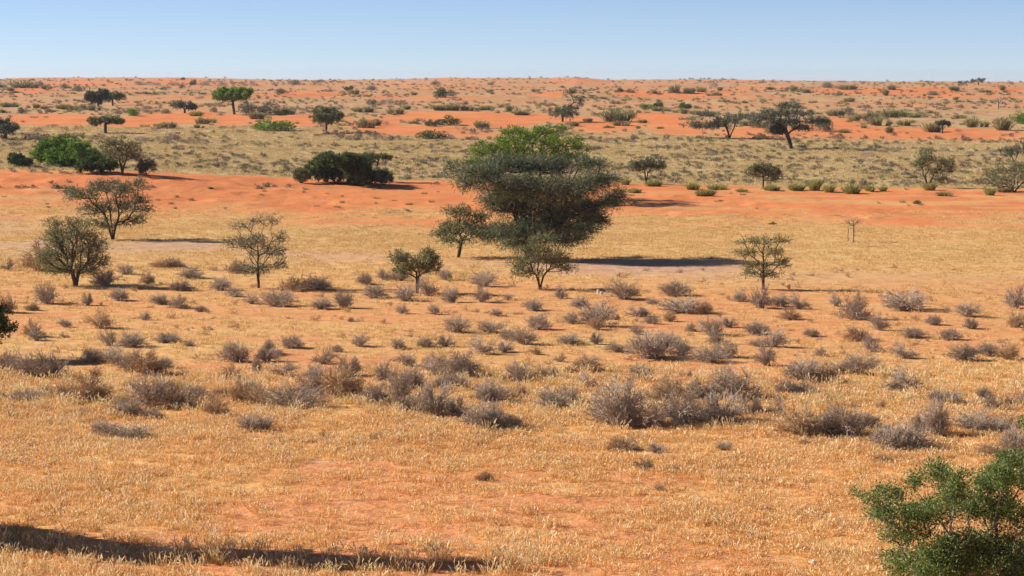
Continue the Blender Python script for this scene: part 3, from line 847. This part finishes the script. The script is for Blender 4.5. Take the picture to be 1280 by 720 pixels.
# the rest of the low scrub past the counted bushes: one uncountable cover
_CX = np.arange(-248, 1537, 8.)
_CY = np.geomspace(56, 2900, 900)
_GX = (_CX[:, None] - 640) / F * _CY[None]
_GT = terrain(_GX, np.broadcast_to(_CY, _GX.shape))
_GP = project(_GX, np.broadcast_to(_CY, _GX.shape), _GT)[1]
_GS = cover(_GX, np.broadcast_to(_CY, _GX.shape), _GT)[0]


def scrub_cover(name, protos, specs, label, r):
    S = np.array(specs)
    Y = S[:, 4]; X = (S[:, 0] - 640) / F * Y; Z = terrain(X, Y)
    Vs, Qs, off = [], [], 0
    for (px, py, w, h, y), x, z in zip(specs, X, Z):
        s = y / F
        V, Q = protos[int(r.integers(len(protos)))]
        a = r.uniform(-.5, .5)
        V2 = V * np.array([w * s * 1.1, w * s * r.uniform(.7, 1.1), h * s / .52])
        V2 = np.stack([V2[:, 0] * math.cos(a) - V2[:, 1] * math.sin(a) + x, V2[:, 0] * math.sin(a) + V2[:, 1] * math.cos(a) + y, V2[:, 2] + z - .02], -1)
        Vs.append(V2); Qs.append(Q + off); off += len(V)
    return np.concatenate(Vs), np.concatenate(Qs)


def rand_specs(n, y0, y1, wlo, whi, r, cover_max=.75, bias=1.0):
    out = []
    while len(out) < n:
        py = y0 + (y1 - y0) * r.random() ** bias; px = r.uniform(-240, 1520)
        c = int(round((px + 248) / 8))
        hit = np.nonzero(_GP[c] <= py)[0]
        if not len(hit) or _GS[c, hit[0]] > cover_max * r.uniform(.6, 1.3):
            continue
        yw = _CY[hit[0]]; q = fbm((px - 640) / F * yw / (yw * .035), yw / (yw * .05) + math.log(yw) * 30, 333, 3)
        if q < r.uniform(.36, .60):
            continue
        w = r.uniform(wlo, whi) * max(.35, ((py - 92) / 100) ** .6)
        out.append((px, py, w, w * r.uniform(.32, .5), _CY[hit[0]]))
    return out


r2 = np.random.default_rng(99)
pr_b = [dome_bush(500 + k, 110, .55, .17, .03, 4, .5) for k in range(6)]
pr_t = [tussock(510 + k, 90) for k in range(5)]
V, Q = scrub_cover("scrub", pr_b, rand_specs(1800, 166, 238, 6, 13, r2) + rand_specs(1550, 100, 176, 7, 18, r2, .62), "", r2)
link("low_scrub", mesh_from("low_scrub", V, Q, M["scrub_brown"]), kind="stuff", label="countless low brown scrub dotting the valley and far dunes", category="scrub")
V, Q = scrub_cover("scrub", pr_b, rand_specs(520, 172, 236, 6, 14, r2) + rand_specs(1150, 97, 120, 8, 18, r2, 1.0), "", r2)
link("grey_scrub", mesh_from("grey_scrub", V, Q, M["grey_leaf"]), kind="stuff", label="countless grey-green scrub lining the far dunes up to the skyline", category="scrub")
V, Q = scrub_cover("scrub", pr_t, rand_specs(1300, 100, 160, 7, 18, r2, .7) + rand_specs(520, 160, 236, 6, 12, r2) + rand_specs(70, 236, 262, 4, 8, r2, 2.), "", r2)
link("tussock_cover", mesh_from("tussock_cover", V, Q, M["tussock"]), kind="stuff", label="countless small olive grass clumps on the far dune slopes", category="grass")
V, Q = scrub_cover("scrub", [twig_shrub(520 + k, 12) for k in range(4)], rand_specs(800, 335, 560, 4, 10, r2, .9), "", r2)
link("twig_litter", mesh_from("twig_litter", V, Q, M["shrub_twig_brown"]), kind="stuff", label="countless little dry twig plants strewn between the grey shrubs", category="scrub")

# ------------------------------------------------------------------ trees, one by one
T = build_tree
T("thorn_tree", (663, 324), [(600, 214, 38, 9), (640, 206, 42, 10), (690, 208, 40, 10), (735, 203, 22, 5), (745, 224, 28, 9), (588, 230, 22, 6), (640, 230, 44, 14), (695, 236, 56, 16), (762, 250, 18, 8),
     (650, 258, 46, 11), (700, 266, 48, 12), (745, 274, 24, 8), (620, 292, 32, 9), (652, 284, 38, 10), (700, 294, 38, 8), (568, 211, 16, 4), (774, 244, 12, 5), (755, 207, 12, 3), (610, 203, 16, 3), (680, 279, 44, 10), (725, 288, 26, 8), (650, 300, 26, 7), (732, 258, 30, 9), (625, 250, 28, 8)], "dusk_leaf",
  "huge dark grey-green camel thorn tree with a broad ragged crown over its long shadow", trunk_r=0.42, n_pts=1900, spray=30, leaf_len=0.26, leaf_w=0.034, seed=11, fork=0.42, lean=-.05, stems=2, spread=.06, bal=.25, deep=.7, droop=0.25, low=0.5, R1=1.1)
T("thorn_tree", (664, 251), [(628, 182, 36, 9), (664, 172, 40, 9), (698, 178, 34, 11), (606, 190, 22, 7), (722, 184, 16, 5), (668, 194, 50, 9), (592, 204, 20, 5), (640, 164, 20, 4), (690, 163, 24, 4), (706, 198, 30, 7), (738, 202, 16, 4), (640, 204, 40, 6)], "green_leaf",
  "bright green flat-topped tree rising just behind the huge dark tree", trunk_r=.28, n_pts=560, spray=26, leaf_len=.24, leaf_w=.06, seed=12, fork=0.5, lean=-.1, deep=.8, low=0.5)
T("thorn_tree", (572, 322), [(575, 284, 32, 10), (556, 292, 20, 8), (573, 266, 22, 8), (595, 290, 18, 8), (570, 300, 24, 5), (598, 272, 14, 8)], "olive_leaf",
  "green-grey thorn tree with a leaning reddish trunk beside the huge dark tree", trunk_r=.13, n_pts=420, spray=11, leaf_len=.2, leaf_w=.045, seed=13, fork=.38, lean=.25, low=0.6)
T("thorn_tree", (675, 362), [(652, 330, 20, 10), (668, 313, 24, 10), (690, 322, 26, 12), (702, 334, 22, 7), (675, 300, 16, 6), (660, 340, 22, 7)], "olive_leaf",
  "young many-stemmed green thorn tree standing in front of the huge dark tree", trunk_r=.09, n_pts=380, spray=14, leaf_len=.16, leaf_w=0.032, seed=14, fork=0.2, stems=3, spread=.16, low=0.6, bal=0.6)
T("thorn_tree", (323, 360), [(332, 277, 24, 5), (302, 284, 16, 5), (296, 303, 18, 7), (322, 302, 24, 10), (348, 297, 12, 7), (346, 312, 14, 7), (350, 330, 10, 8), (306, 336, 20, 6), (330, 335, 20, 6), (330, 318, 24, 6)], "grey_leaf",
  "slim tiered grey thorn tree with open layered branches and a straight trunk", trunk_r=.09, n_pts=480, spray=9, leaf_len=.16, leaf_w=0.03, seed=15, fork=0.6, bal=0.55, low=0.35, R1=0.8)
T("thorn_tree", (521, 367), [(519, 328, 28, 10), (500, 322, 14, 8), (536, 318, 14, 8), (534, 336, 14, 6), (508, 338, 18, 6), (544, 328, 8, 8)], "olive_leaf",
  "small forked thorn tree with a rounded olive crown among grey shrubs", trunk_r=.10, n_pts=340, spray=13, leaf_len=.16, leaf_w=0.032, seed=16, fork=0.24, stems=2, spread=.1, low=0.5, bal=0.65)
T("thorn_tree", (954, 362), [(948, 302, 24, 5), (975, 299, 14, 4), (935, 316, 20, 5), (965, 314, 16, 6), (976, 328, 10, 8), (945, 332, 20, 5), (960, 342, 18, 5), (936, 340, 14, 4), (925, 303, 8, 2)], "olive_leaf",
  "lone tiered olive thorn tree with a thin straight trunk in the pale field", trunk_r=.09, n_pts=360, spray=9, leaf_len=.16, leaf_w=0.032, seed=17, fork=0.7, bal=.45, low=0.35, R1=0.8)
T("thorn_tree", (95, 358), [(95, 292, 32, 12), (70, 300, 20, 12), (118, 306, 20, 12), (62, 320, 18, 10), (88, 318, 30, 12), (122, 326, 16, 9), (75, 336, 24, 8), (105, 336, 24, 8), (70, 280, 14, 5), (100, 277, 18, 5)], "olive_leaf",
  "stout-trunked olive thorn tree with a wide fan of branches", trunk_r=.17, n_pts=750, spray=14, leaf_len=.17, leaf_w=0.032, seed=18, fork=0.28, stems=3, spread=.12, bal=0.6, low=0.5)
T("thorn_tree", (141, 300), [(105, 243, 26, 9), (130, 235, 26, 8), (158, 238, 24, 9), (178, 250, 16, 6), (182, 262, 16, 5), (150, 258, 28, 9), (115, 262, 24, 8), (165, 276, 22, 6), (130, 278, 24, 7), (84, 238, 12, 4), (172, 230, 14, 5)], "dusk_leaf",
  "wide twin-crowned dark thorn tree behind the stout-trunked one", trunk_r=.15, n_pts=750, spray=13, leaf_len=.2, leaf_w=0.038, seed=19, fork=0.4, stems=4, spread=.2, bal=.4, low=0.5)
T("thorn_tree", (808, 230), [(808, 204, 22, 8), (796, 208, 12, 8), (820, 208, 12, 7)], "dusk_leaf", "small grey domed tree with a short trunk in the valley grass",
  trunk_r=.10, n_pts=200, spray=13, leaf_len=.25, leaf_w=.05, seed=20, fork=.3, stems=2, spread=.1, bal=.5)
T("thorn_tree", (954, 235), [(954, 210, 16, 8), (944, 216, 12, 8), (966, 218, 12, 9)], "olive_leaf", "small round olive tree standing at the crest of the first dune",
  trunk_r=.09, n_pts=160, spray=18, leaf_len=.22, leaf_w=.055, seed=21, fork=.2)
T("thorn_tree", (1160, 235), [(1155, 199, 16, 8), (1147, 205, 12, 5), (1178, 203, 12, 7), (1170, 214, 12, 6), (1188, 214, 10, 3), (1178, 224, 10, 6), (1160, 190, 8, 4)], "olive_leaf",
  "fan-stemmed tree with several thin upright trunks in the valley", trunk_r=.12, n_pts=220, spray=16, leaf_len=.24, leaf_w=.055, seed=22, fork=.35, stems=4, spread=.25, low=0.5)
T("thorn_tree", (990, 186), [(985, 142, 34, 4), (952, 147, 24, 3), (1016, 151, 22, 3), (983, 133, 16, 3), (980, 153, 30, 3), (1004, 160, 18, 2.5), (944, 152, 12, 2.5)], "grey_leaf",
  "nest-laden camel thorn with a leaning thick trunk on the second dune", trunk_r=.34, n_pts=260, spray=26, leaf_len=.45, leaf_w=.10, seed=23, fork=.36, lean=-.35, bal=.3)
T("thorn_tree", (912, 173), [(930, 146, 25, 3), (908, 151, 18, 4), (886, 157, 24, 4), (866, 156, 14, 2.5), (884, 143, 18, 2.5)], "grey_leaf",
  "low two-trunked tree with a one-sided crown on the second dune", trunk_r=.22, n_pts=200, spray=24, leaf_len=.45, leaf_w=.10, seed=24, fork=.35, stems=2, spread=.35, bal=.3)
T("thorn_tree", (703, 152), [(712, 115, 9, 3), (722, 127, 9, 3), (714, 137, 15, 5), (694, 140, 9, 6), (708, 142, 14, 6)], "dusk_leaf",
  "half-dead forked tree with a bare dark limb on the dune crest", trunk_r=.24, n_pts=90, spray=22, leaf_len=.5, leaf_w=.09, seed=25, fork=.4, bal=.3)
T("umbrella_tree", (293, 143), [(293, 115, 22, 4), (285, 120, 18, 4), (303, 119, 16, 4), (276, 123, 8, 2)], "green_leaf",
  "bright green umbrella-shaped tree standing alone on the far dune", trunk_r=.3, n_pts=110, spray=54, leaf_len=.7, leaf_w=.18, seed=26, fork=.5, lean=-.12)
T("thorn_tree", (408, 166), [(407, 139, 16, 5), (400, 146, 14, 6), (420, 145, 12, 4), (410, 150, 18, 4)], "olive_leaf", "lollipop-shaped grey-green tree above its shadow on the second dune",
  trunk_r=.22, n_pts=120, spray=44, leaf_len=.5, leaf_w=.12, seed=27, fork=.35)
T("umbrella_tree", (132, 167), [(130, 150, 20, 3), (120, 153, 12, 2.5), (143, 152, 11, 2.5)], "olive_leaf", "dark flat-topped umbrella tree on bare orange sand",
  trunk_r=.3, n_pts=80, spray=48, leaf_len=.5, leaf_w=.13, seed=28, fork=.45)
T("thorn_tree", (123, 133), [(114, 120, 7, 5), (129, 118, 8, 5), (121, 125, 8, 4)], "dusk_leaf", "heart-shaped dark tree on the far left dune", trunk_r=.3, n_pts=60, spray=60, leaf_len=.8, leaf_w=.25, seed=29, fork=.3)
T("thorn_tree", (141, 132), [(143, 120, 12, 3.5), (139, 122, 9, 3)], "olive_leaf", "small domed tree touching the heart-shaped dark tree", trunk_r=.25, n_pts=50, spray=46, leaf_len=.8, leaf_w=.22, seed=30, fork=.4)
T("thorn_tree", (7, 174), [(3, 154, 10, 5), (14, 160, 11, 5), (0, 162, 12, 5), (-8, 155, 10, 6)], "dusk_leaf", "dark round tree half cut by the photo's left edge", trunk_r=.3, n_pts=90, spray=46, leaf_len=.5, leaf_w=.13, seed=31, fork=.3)
T("thorn_tree", (231, 141), [(230, 131, 11, 3), (222, 132, 7, 2), (240, 134, 7, 2.5)], "grey_leaf", "low spreading grey tree between the heart-shaped tree and green umbrella tree", trunk_r=.25, n_pts=50, spray=30, leaf_len=.7, leaf_w=.17, seed=32, fork=.35)
T("thorn_tree", (1223, 106), [(1226, 100, 6, 2.2), (1217, 101, 5, 2)], "dusk_leaf", "distant flat-topped tree standing up against the skyline", trunk_r=.4, n_pts=40, spray=16, leaf_len=0.9, leaf_w=0.3, seed=33, fork=.4, deep=.6)
T("thorn_tree", (1204, 106), [(1204, 103, 8, 1.6)], "dusk_leaf", "low distant tree on the skyline beside the taller flat-topped one", trunk_r=.3, n_pts=24, spray=12, leaf_len=0.9, leaf_w=0.3, seed=34, fork=.3, deep=.6)
T("thorn_tree", (1178, 167), [(1176, 154, 7, 3), (1184, 155, 4, 2)], "dusk_leaf", "little thin-stemmed tree behind an olive tussock on the second dune", trunk_r=.14, n_pts=40, spray=26, leaf_len=.4, leaf_w=.1, seed=35, fork=.4)
# dead ones
T("dead_tree", (1067, 303), [(1062, 277, 9, 5), (1072, 275, 8, 6), (1056, 279, 7, 2)], None, "bare dead tree with thin twigs in the straw field", trunk_r=0.055, n_pts=110, seed=36, fork=.6, bark="bark_grey", tip=0.006, low=0.5, bal=0.5)
T("dead_tree", (1060, 302), [(1060, 286, 1.5, 3)], None, "thin dead pole standing beside the bare dead tree", trunk_r=.035, n_pts=5, seed=37, fork=.8, bark="bark_grey", twigs=False)
T("dead_tree", (1248, 137), [(1248, 124, 5, 4), (1253, 122, 4, 3)], None, "small leafless tree on the far dune near the photo's right edge", trunk_r=.14, n_pts=50, seed=38, fork=.3, bark="bark_grey", tip=.05)
T("dead_tree", (1171, 138), [(1170, 130, 7, 4)], None, "small leafless shrub-like tree left of the taller leafless one", trunk_r=.12, n_pts=50, seed=39, fork=.2, bark="bark_grey", tip=.05)
T("dead_tree", (1140, 134), [(1141, 127, 6, 3)], None, "leafless little tree below the bare orange dune crest", trunk_r=.12, n_pts=40, seed=40, fork=.2, bark="bark_grey", tip=.05)
# big bushes and thickets
T("evergreen_bush", (80, 208), [(60, 186, 24, 12), (84, 182, 28, 12), (104, 188, 20, 12), (50, 194, 16, 10), (120, 200, 20, 12), (135, 207, 14, 9), (80, 198, 30, 12), (95, 203, 34, 10)], "green_leaf",
  "big bright green bush with a dense rounded crown", "bush", trunk_r=.2, n_pts=420, spray=80, leaf_len=.22, leaf_w=.085, seed=41, fork=.12, stems=4, spread=.25)
T("evergreen_bush", (22, 209), [(20, 199, 15, 7), (30, 202, 10, 6)], "dark_leaf", "low dark bush at the left foot of the big bright green bush", "bush",
  trunk_r=.1, n_pts=110, spray=60, leaf_len=.2, leaf_w=.07, seed=42, fork=.1, stems=3, spread=.3)
T("evergreen_bush", (128, 215), [(118, 203, 16, 9), (135, 207, 14, 7), (110, 208, 16, 6)], "dark_leaf", "dark bush joining the big green bush to the grey tree", "bush",
  trunk_r=.1, n_pts=140, spray=60, leaf_len=.2, leaf_w=.07, seed=43, fork=.1, stems=3, spread=.3)
T("thorn_tree", (153, 217), [(142, 180, 22, 9), (162, 184, 16, 9), (170, 195, 12, 9), (135, 192, 16, 9), (155, 195, 22, 9)], "olive_leaf", "grey open-crowned tree growing against the big bright green bush",
  trunk_r=.14, n_pts=300, spray=13, leaf_len=.24, leaf_w=.05, seed=44, fork=.25, stems=3, spread=.15)
T("thorn_bush", (184, 219), [(184, 207, 12, 8), (178, 211, 10, 6)], "grey_leaf", "grey-green round bush right of the grey open-crowned tree", "bush", trunk_r=.08, n_pts=90, spray=34, leaf_len=.2, leaf_w=.05, seed=45, fork=.15, stems=4, spread=.3)
T("thicket_bush", (420, 230), [(405, 202, 20, 9), (425, 198, 26, 9), (445, 203, 22, 10), (400, 213, 20, 12), (425, 213, 26, 12), (450, 212, 20, 12)], "dark_leaf",
  "green-topped half of the dark thicket at the dune crest", "bush", trunk_r=.2, n_pts=340, spray=64, leaf_len=.24, leaf_w=.07, seed=46, fork=.12, stems=4, spread=.25)
T("thicket_bush", (458, 231), [(440, 216, 24, 12), (468, 218, 20, 10), (480, 221, 12, 8), (455, 222, 26, 8)], "dusk_leaf", "blackish grey half of the dark thicket", "bush",
  trunk_r=.14, n_pts=240, spray=54, leaf_len=.24, leaf_w=.06, seed=47, fork=.12, stems=4, spread=.3)
T("thorn_tree", (468, 226), [(458, 197, 16, 4), (474, 196, 14, 3), (486, 197, 6, 2)], "olive_leaf", "thin flat-topped tree leaning out of the dark thicket", trunk_r=.09, n_pts=80, spray=36, leaf_len=.22, leaf_w=.06, seed=48, fork=.5, lean=.2)
T("thorn_bush", (377, 229), [(377, 219, 11, 8)], "olive_leaf", "round grey-green bush left of the dark thicket", "bush", trunk_r=.08, n_pts=80, spray=44, leaf_len=.2, leaf_w=.05, seed=49, fork=.12, stems=4, spread=.3)
T("thorn_bush", (1268, 240), [(1250, 214, 22, 6), (1270, 210, 20, 9), (1290, 210, 22, 10), (1240, 221, 14, 5), (1268, 222, 30, 8), (1250, 230, 24, 6), (1295, 226, 24, 10)], "olive_leaf",
  "spreading dark thornbush cut by the photo's right edge", "bush", trunk_r=.12, n_pts=300, spray=15, leaf_len=0.24, leaf_w=0.045, seed=50, fork=.15, stems=4, spread=.35)
T("thorn_bush", (1268, 205), [(1265, 190, 18, 6), (1280, 185, 14, 7)], "grey_leaf", "grey bush behind the spreading thornbush", "bush", trunk_r=.1, n_pts=90, spray=16, leaf_len=.35, leaf_w=.08, seed=51, fork=.2, stems=3, spread=.3)

# foreground: the leafy green thornbush, lower right
T("leafy_thornbush", (1195, 742), [(1165, 588, 18, 18), (1182, 592, 14, 16), (1178, 612, 24, 16), (1150, 610, 12, 12), (1120, 622, 26, 10), (1088, 624, 20, 5), (1076, 620, 9, 3), (1100, 650, 26, 5), (1110, 640, 24, 12), (1140, 640, 30, 16), (1170, 645, 30, 16),
     (1240, 585, 22, 18), (1228, 605, 24, 18), (1255, 605, 26, 20), (1285, 600, 22, 22), (1215, 635, 30, 18), (1250, 640, 34, 22), (1285, 650, 28, 26), (1130, 665, 34, 12), (1165, 675, 34, 14), (1205, 675, 34, 16), (1250, 680, 36, 16),
     (1160, 700, 30, 12), (1200, 705, 34, 14), (1245, 710, 34, 14), (1290, 700, 28, 20), (1140, 722, 30, 12), (1200, 728, 40, 12), (1260, 728, 40, 14), (1262, 578, 22, 12), (1286, 572, 20, 14), (1155, 690, 40, 14), (1215, 695, 44, 16), (1270, 705, 40, 16), (1180, 715, 44, 14), (1130, 700, 24, 10)], "bush_leaf",
  "big leafy green thornbush in the lower right corner, nearest plant to the viewer", "bush", trunk_r=.10, n_pts=2700, spray=23, leaf_len=0.055, leaf_w=0.028, seed=60, fork=.07, stems=6, spread=.30, bal=.35, bark="bark_grey", tip=.0045, deep=.9, R1=0.62)
# taller neighbour, almost wholly out of frame: only a leafy branch end shows at the right edge
T("leafy_thornbush", (1345, 700), [(1298, 538, 16, 9), (1283, 532, 9, 4), (1330, 545, 30, 22), (1360, 570, 40, 26), (1325, 590, 20, 14)], "bush_leaf",
  "leafy branch end of a bush outside the photo's right edge", "bush", trunk_r=.08, n_pts=260, spray=30, leaf_len=.08, leaf_w=.045, seed=61, fork=.2, stems=4, spread=.2, bark="bark_grey", tip=.0045)
# dark tree leaning in at the left edge
T("thorn_tree", (-34, 452), [(-4, 405, 16, 6), (8, 412, 12, 5), (-20, 395, 30, 14), (-10, 422, 20, 6), (-55, 390, 36, 20), (-30, 370, 26, 10)], "dark_leaf",
  "dark leafy branches of a tree reaching in from the photo's left edge", trunk_r=.12, n_pts=300, spray=30, leaf_len=.14, leaf_w=.05, seed=62, fork=.3, stems=2, spread=.12)
# trees just left of the frame whose shadow lies along the foreground grass
for tx, ty, hts, rr, lab in ((-17.6, 62.2, (1.6, 2.6, 3.6, 4.5, 5.4, 6.3, 7.2, 8.1, 8.9), .95, "taller and nearer"), (-18.2, 63.6, (1.2, 2.3, 3.2), 1.0, "lower and farther")):
    tz = float(terrain(tx, ty)); s = math.hypot(ty, H) / F
    bpx = 640 + F * tx / ty
    bpY = float(project(tx, ty, tz)[1])
    rs = np.random.default_rng(int(ty))
    T("thorn_tree", (bpx, bpY), [(bpx + rs.uniform(-14, 14), bpY - h / s, rr / s * rs.uniform(.7, 1.05), .55 / s) for h in hts],
      "dusk_leaf", "thorn tree outside the photo shading the golden grass, the " + lab + " of two",
      trunk_r=.12, n_pts=300, spray=52, leaf_len=.2, leaf_w=.085, seed=int(ty), fork=.3, base=(tx, ty, tz), deep=.8, low=.1)

finish_labels()


# weaver nest under the leaning tree, bare limb, pale stones
def lump(n, seed, sx, sy, sz, m):
    r = np.random.default_rng(seed)
    u = norm(r.normal(size=(n, 3))) * (r.random((n, 1)) ** .3)
    P = u * np.array([sx, sy, sz])
    V, Q = strips(P, u + r.normal(size=(n, 3)) * .8, .35 * r.uniform(.6, 1.3, n), .10, r)
    return mesh_from("nest", V, Q, m)


nx, ny, nz = ground_at(990, 186)
s_ = math.hypot(ny, H) / F
link("bird_nest", lump(1600, 5, 10 * s_, 8 * s_, 5.5 * s_, M["nest"]), None, (nx - 17 * s_, ny, nz + 24 * s_), label="dark bulky bird nest slung below the crown of the leaning tree", category="nest")


def rock(seed, loc, sx, sy, sz, label):
    import bmesh
    bm = bmesh.new(); bmesh.ops.create_icosphere(bm, subdivisions=3, radius=1)
    rr = np.random.default_rng(seed); off = rr.random(3) * 50
    for v in bm.verts:
        n = vnoise(np.array([v.co.x * 1.6 + off[0]]), np.array([v.co.y * 1.6 + v.co.z * 1.1 + off[1]]), seed)[0]
        v.co *= .72 + .5 * n
        v.co = Vector((v.co.x * sx, v.co.y * sy, v.co.z * sz))
    me = bpy.data.meshes.new("pale_stone"); bm.to_mesh(me); bm.free(); me.materials.append(M["stone"])
    link("pale_stone", me, None, loc, label=label, category="stone")


g = ground_at(1016, 706); rock(1, (g[0], g[1], g[2] + .04), .11, .08, .08, "pale stone in the golden grass left of the leafy green thornbush")
g = ground_at(748, 367); rock(2, (g[0], g[1], g[2] + .08), .10, .08, .17, "small white upright stone right of the young many-stemmed tree")
g = ground_at(752, 368); rock(3, (g[0], g[1], g[2] + .06), .09, .08, .12, "smaller white stone just beside the white upright stone")

# ------------------------------------------------------------------ light and sky
SUN_EL, SUN_AZ = 29.0, 13.0      # shadows fall to the right and SUN_AZ degrees towards the viewer
a, e = R(SUN_AZ), R(SUN_EL)
to_sun = Vector((-math.cos(a) * math.cos(e), math.sin(a) * math.cos(e), math.sin(e)))
sun = bpy.data.lights.new("sun", "SUN"); sun.energy = 5.0; sun.angle = R(.5); sun.color = (1, .93, .83)
so = bpy.data.objects.new("sun", sun); COL.objects.link(so)
so.rotation_euler = to_sun.to_track_quat("Z", "Y").to_euler(); so.location = (-50, 20, 60)
w = bpy.data.worlds.new("World"); scene.world = w; w.use_nodes = True
nt = w.node_tree; bg = nt.nodes["Background"]
sky = nt.nodes.new("ShaderNodeTexSky"); sky.sky_type = "NISHITA"; sky.sun_disc = False
sky.sun_elevation = e; sky.sun_rotation = math.atan2(to_sun.x, to_sun.y)
sky.altitude = 1000; sky.air_density = .5; sky.dust_density = 0; sky.ozone_density = 3
tint = mix(nt, 1.0, sky.outputs[0], (1.03, .965, 1.0), "MULTIPLY")
nt.links.new(tint, bg.inputs[0]); bg.inputs[1].default_value = .074

vs = scene.view_settings
vs.view_transform = "Standard"; vs.look = "None"; vs.exposure = .69; vs.gamma = 1; vs.use_curve_mapping = False
scene.cycles.max_bounces = 5; scene.cycles.diffuse_bounces = 2; scene.cycles.transparent_max_bounces = 4
scene.cycles.use_denoising = True

# the dusty air over the plain
def haze():
    X0, X1, Y0, Y1, Z0, Z1 = -8200, 8200, -700, 9100, -70, 30
    V = [(x, y, z) for z in (Z0, Z1) for y in (Y0, Y1) for x in (X0, X1)]
    Q = [(0, 2, 3, 1), (4, 5, 7, 6), (0, 1, 5, 4), (2, 6, 7, 3), (0, 4, 6, 2), (1, 3, 7, 5)]
    m = bpy.data.materials.new("haze"); m.use_nodes = True
    t = m.node_tree; t.nodes.clear()
    o = t.nodes.new("ShaderNodeOutputMaterial"); v = t.nodes.new("ShaderNodeVolumePrincipled")
    v.inputs["Color"].default_value = (.86, .88, .95, 1); v.inputs["Density"].default_value = .00006; v.inputs["Anisotropy"].default_value = .2
    t.links.new(v.outputs[0], o.inputs["Volume"])
    link("haze", mesh_from("haze", V, Q, m), kind="stuff", label="thin dusty air that softens the farthest dunes", category="haze")


haze()
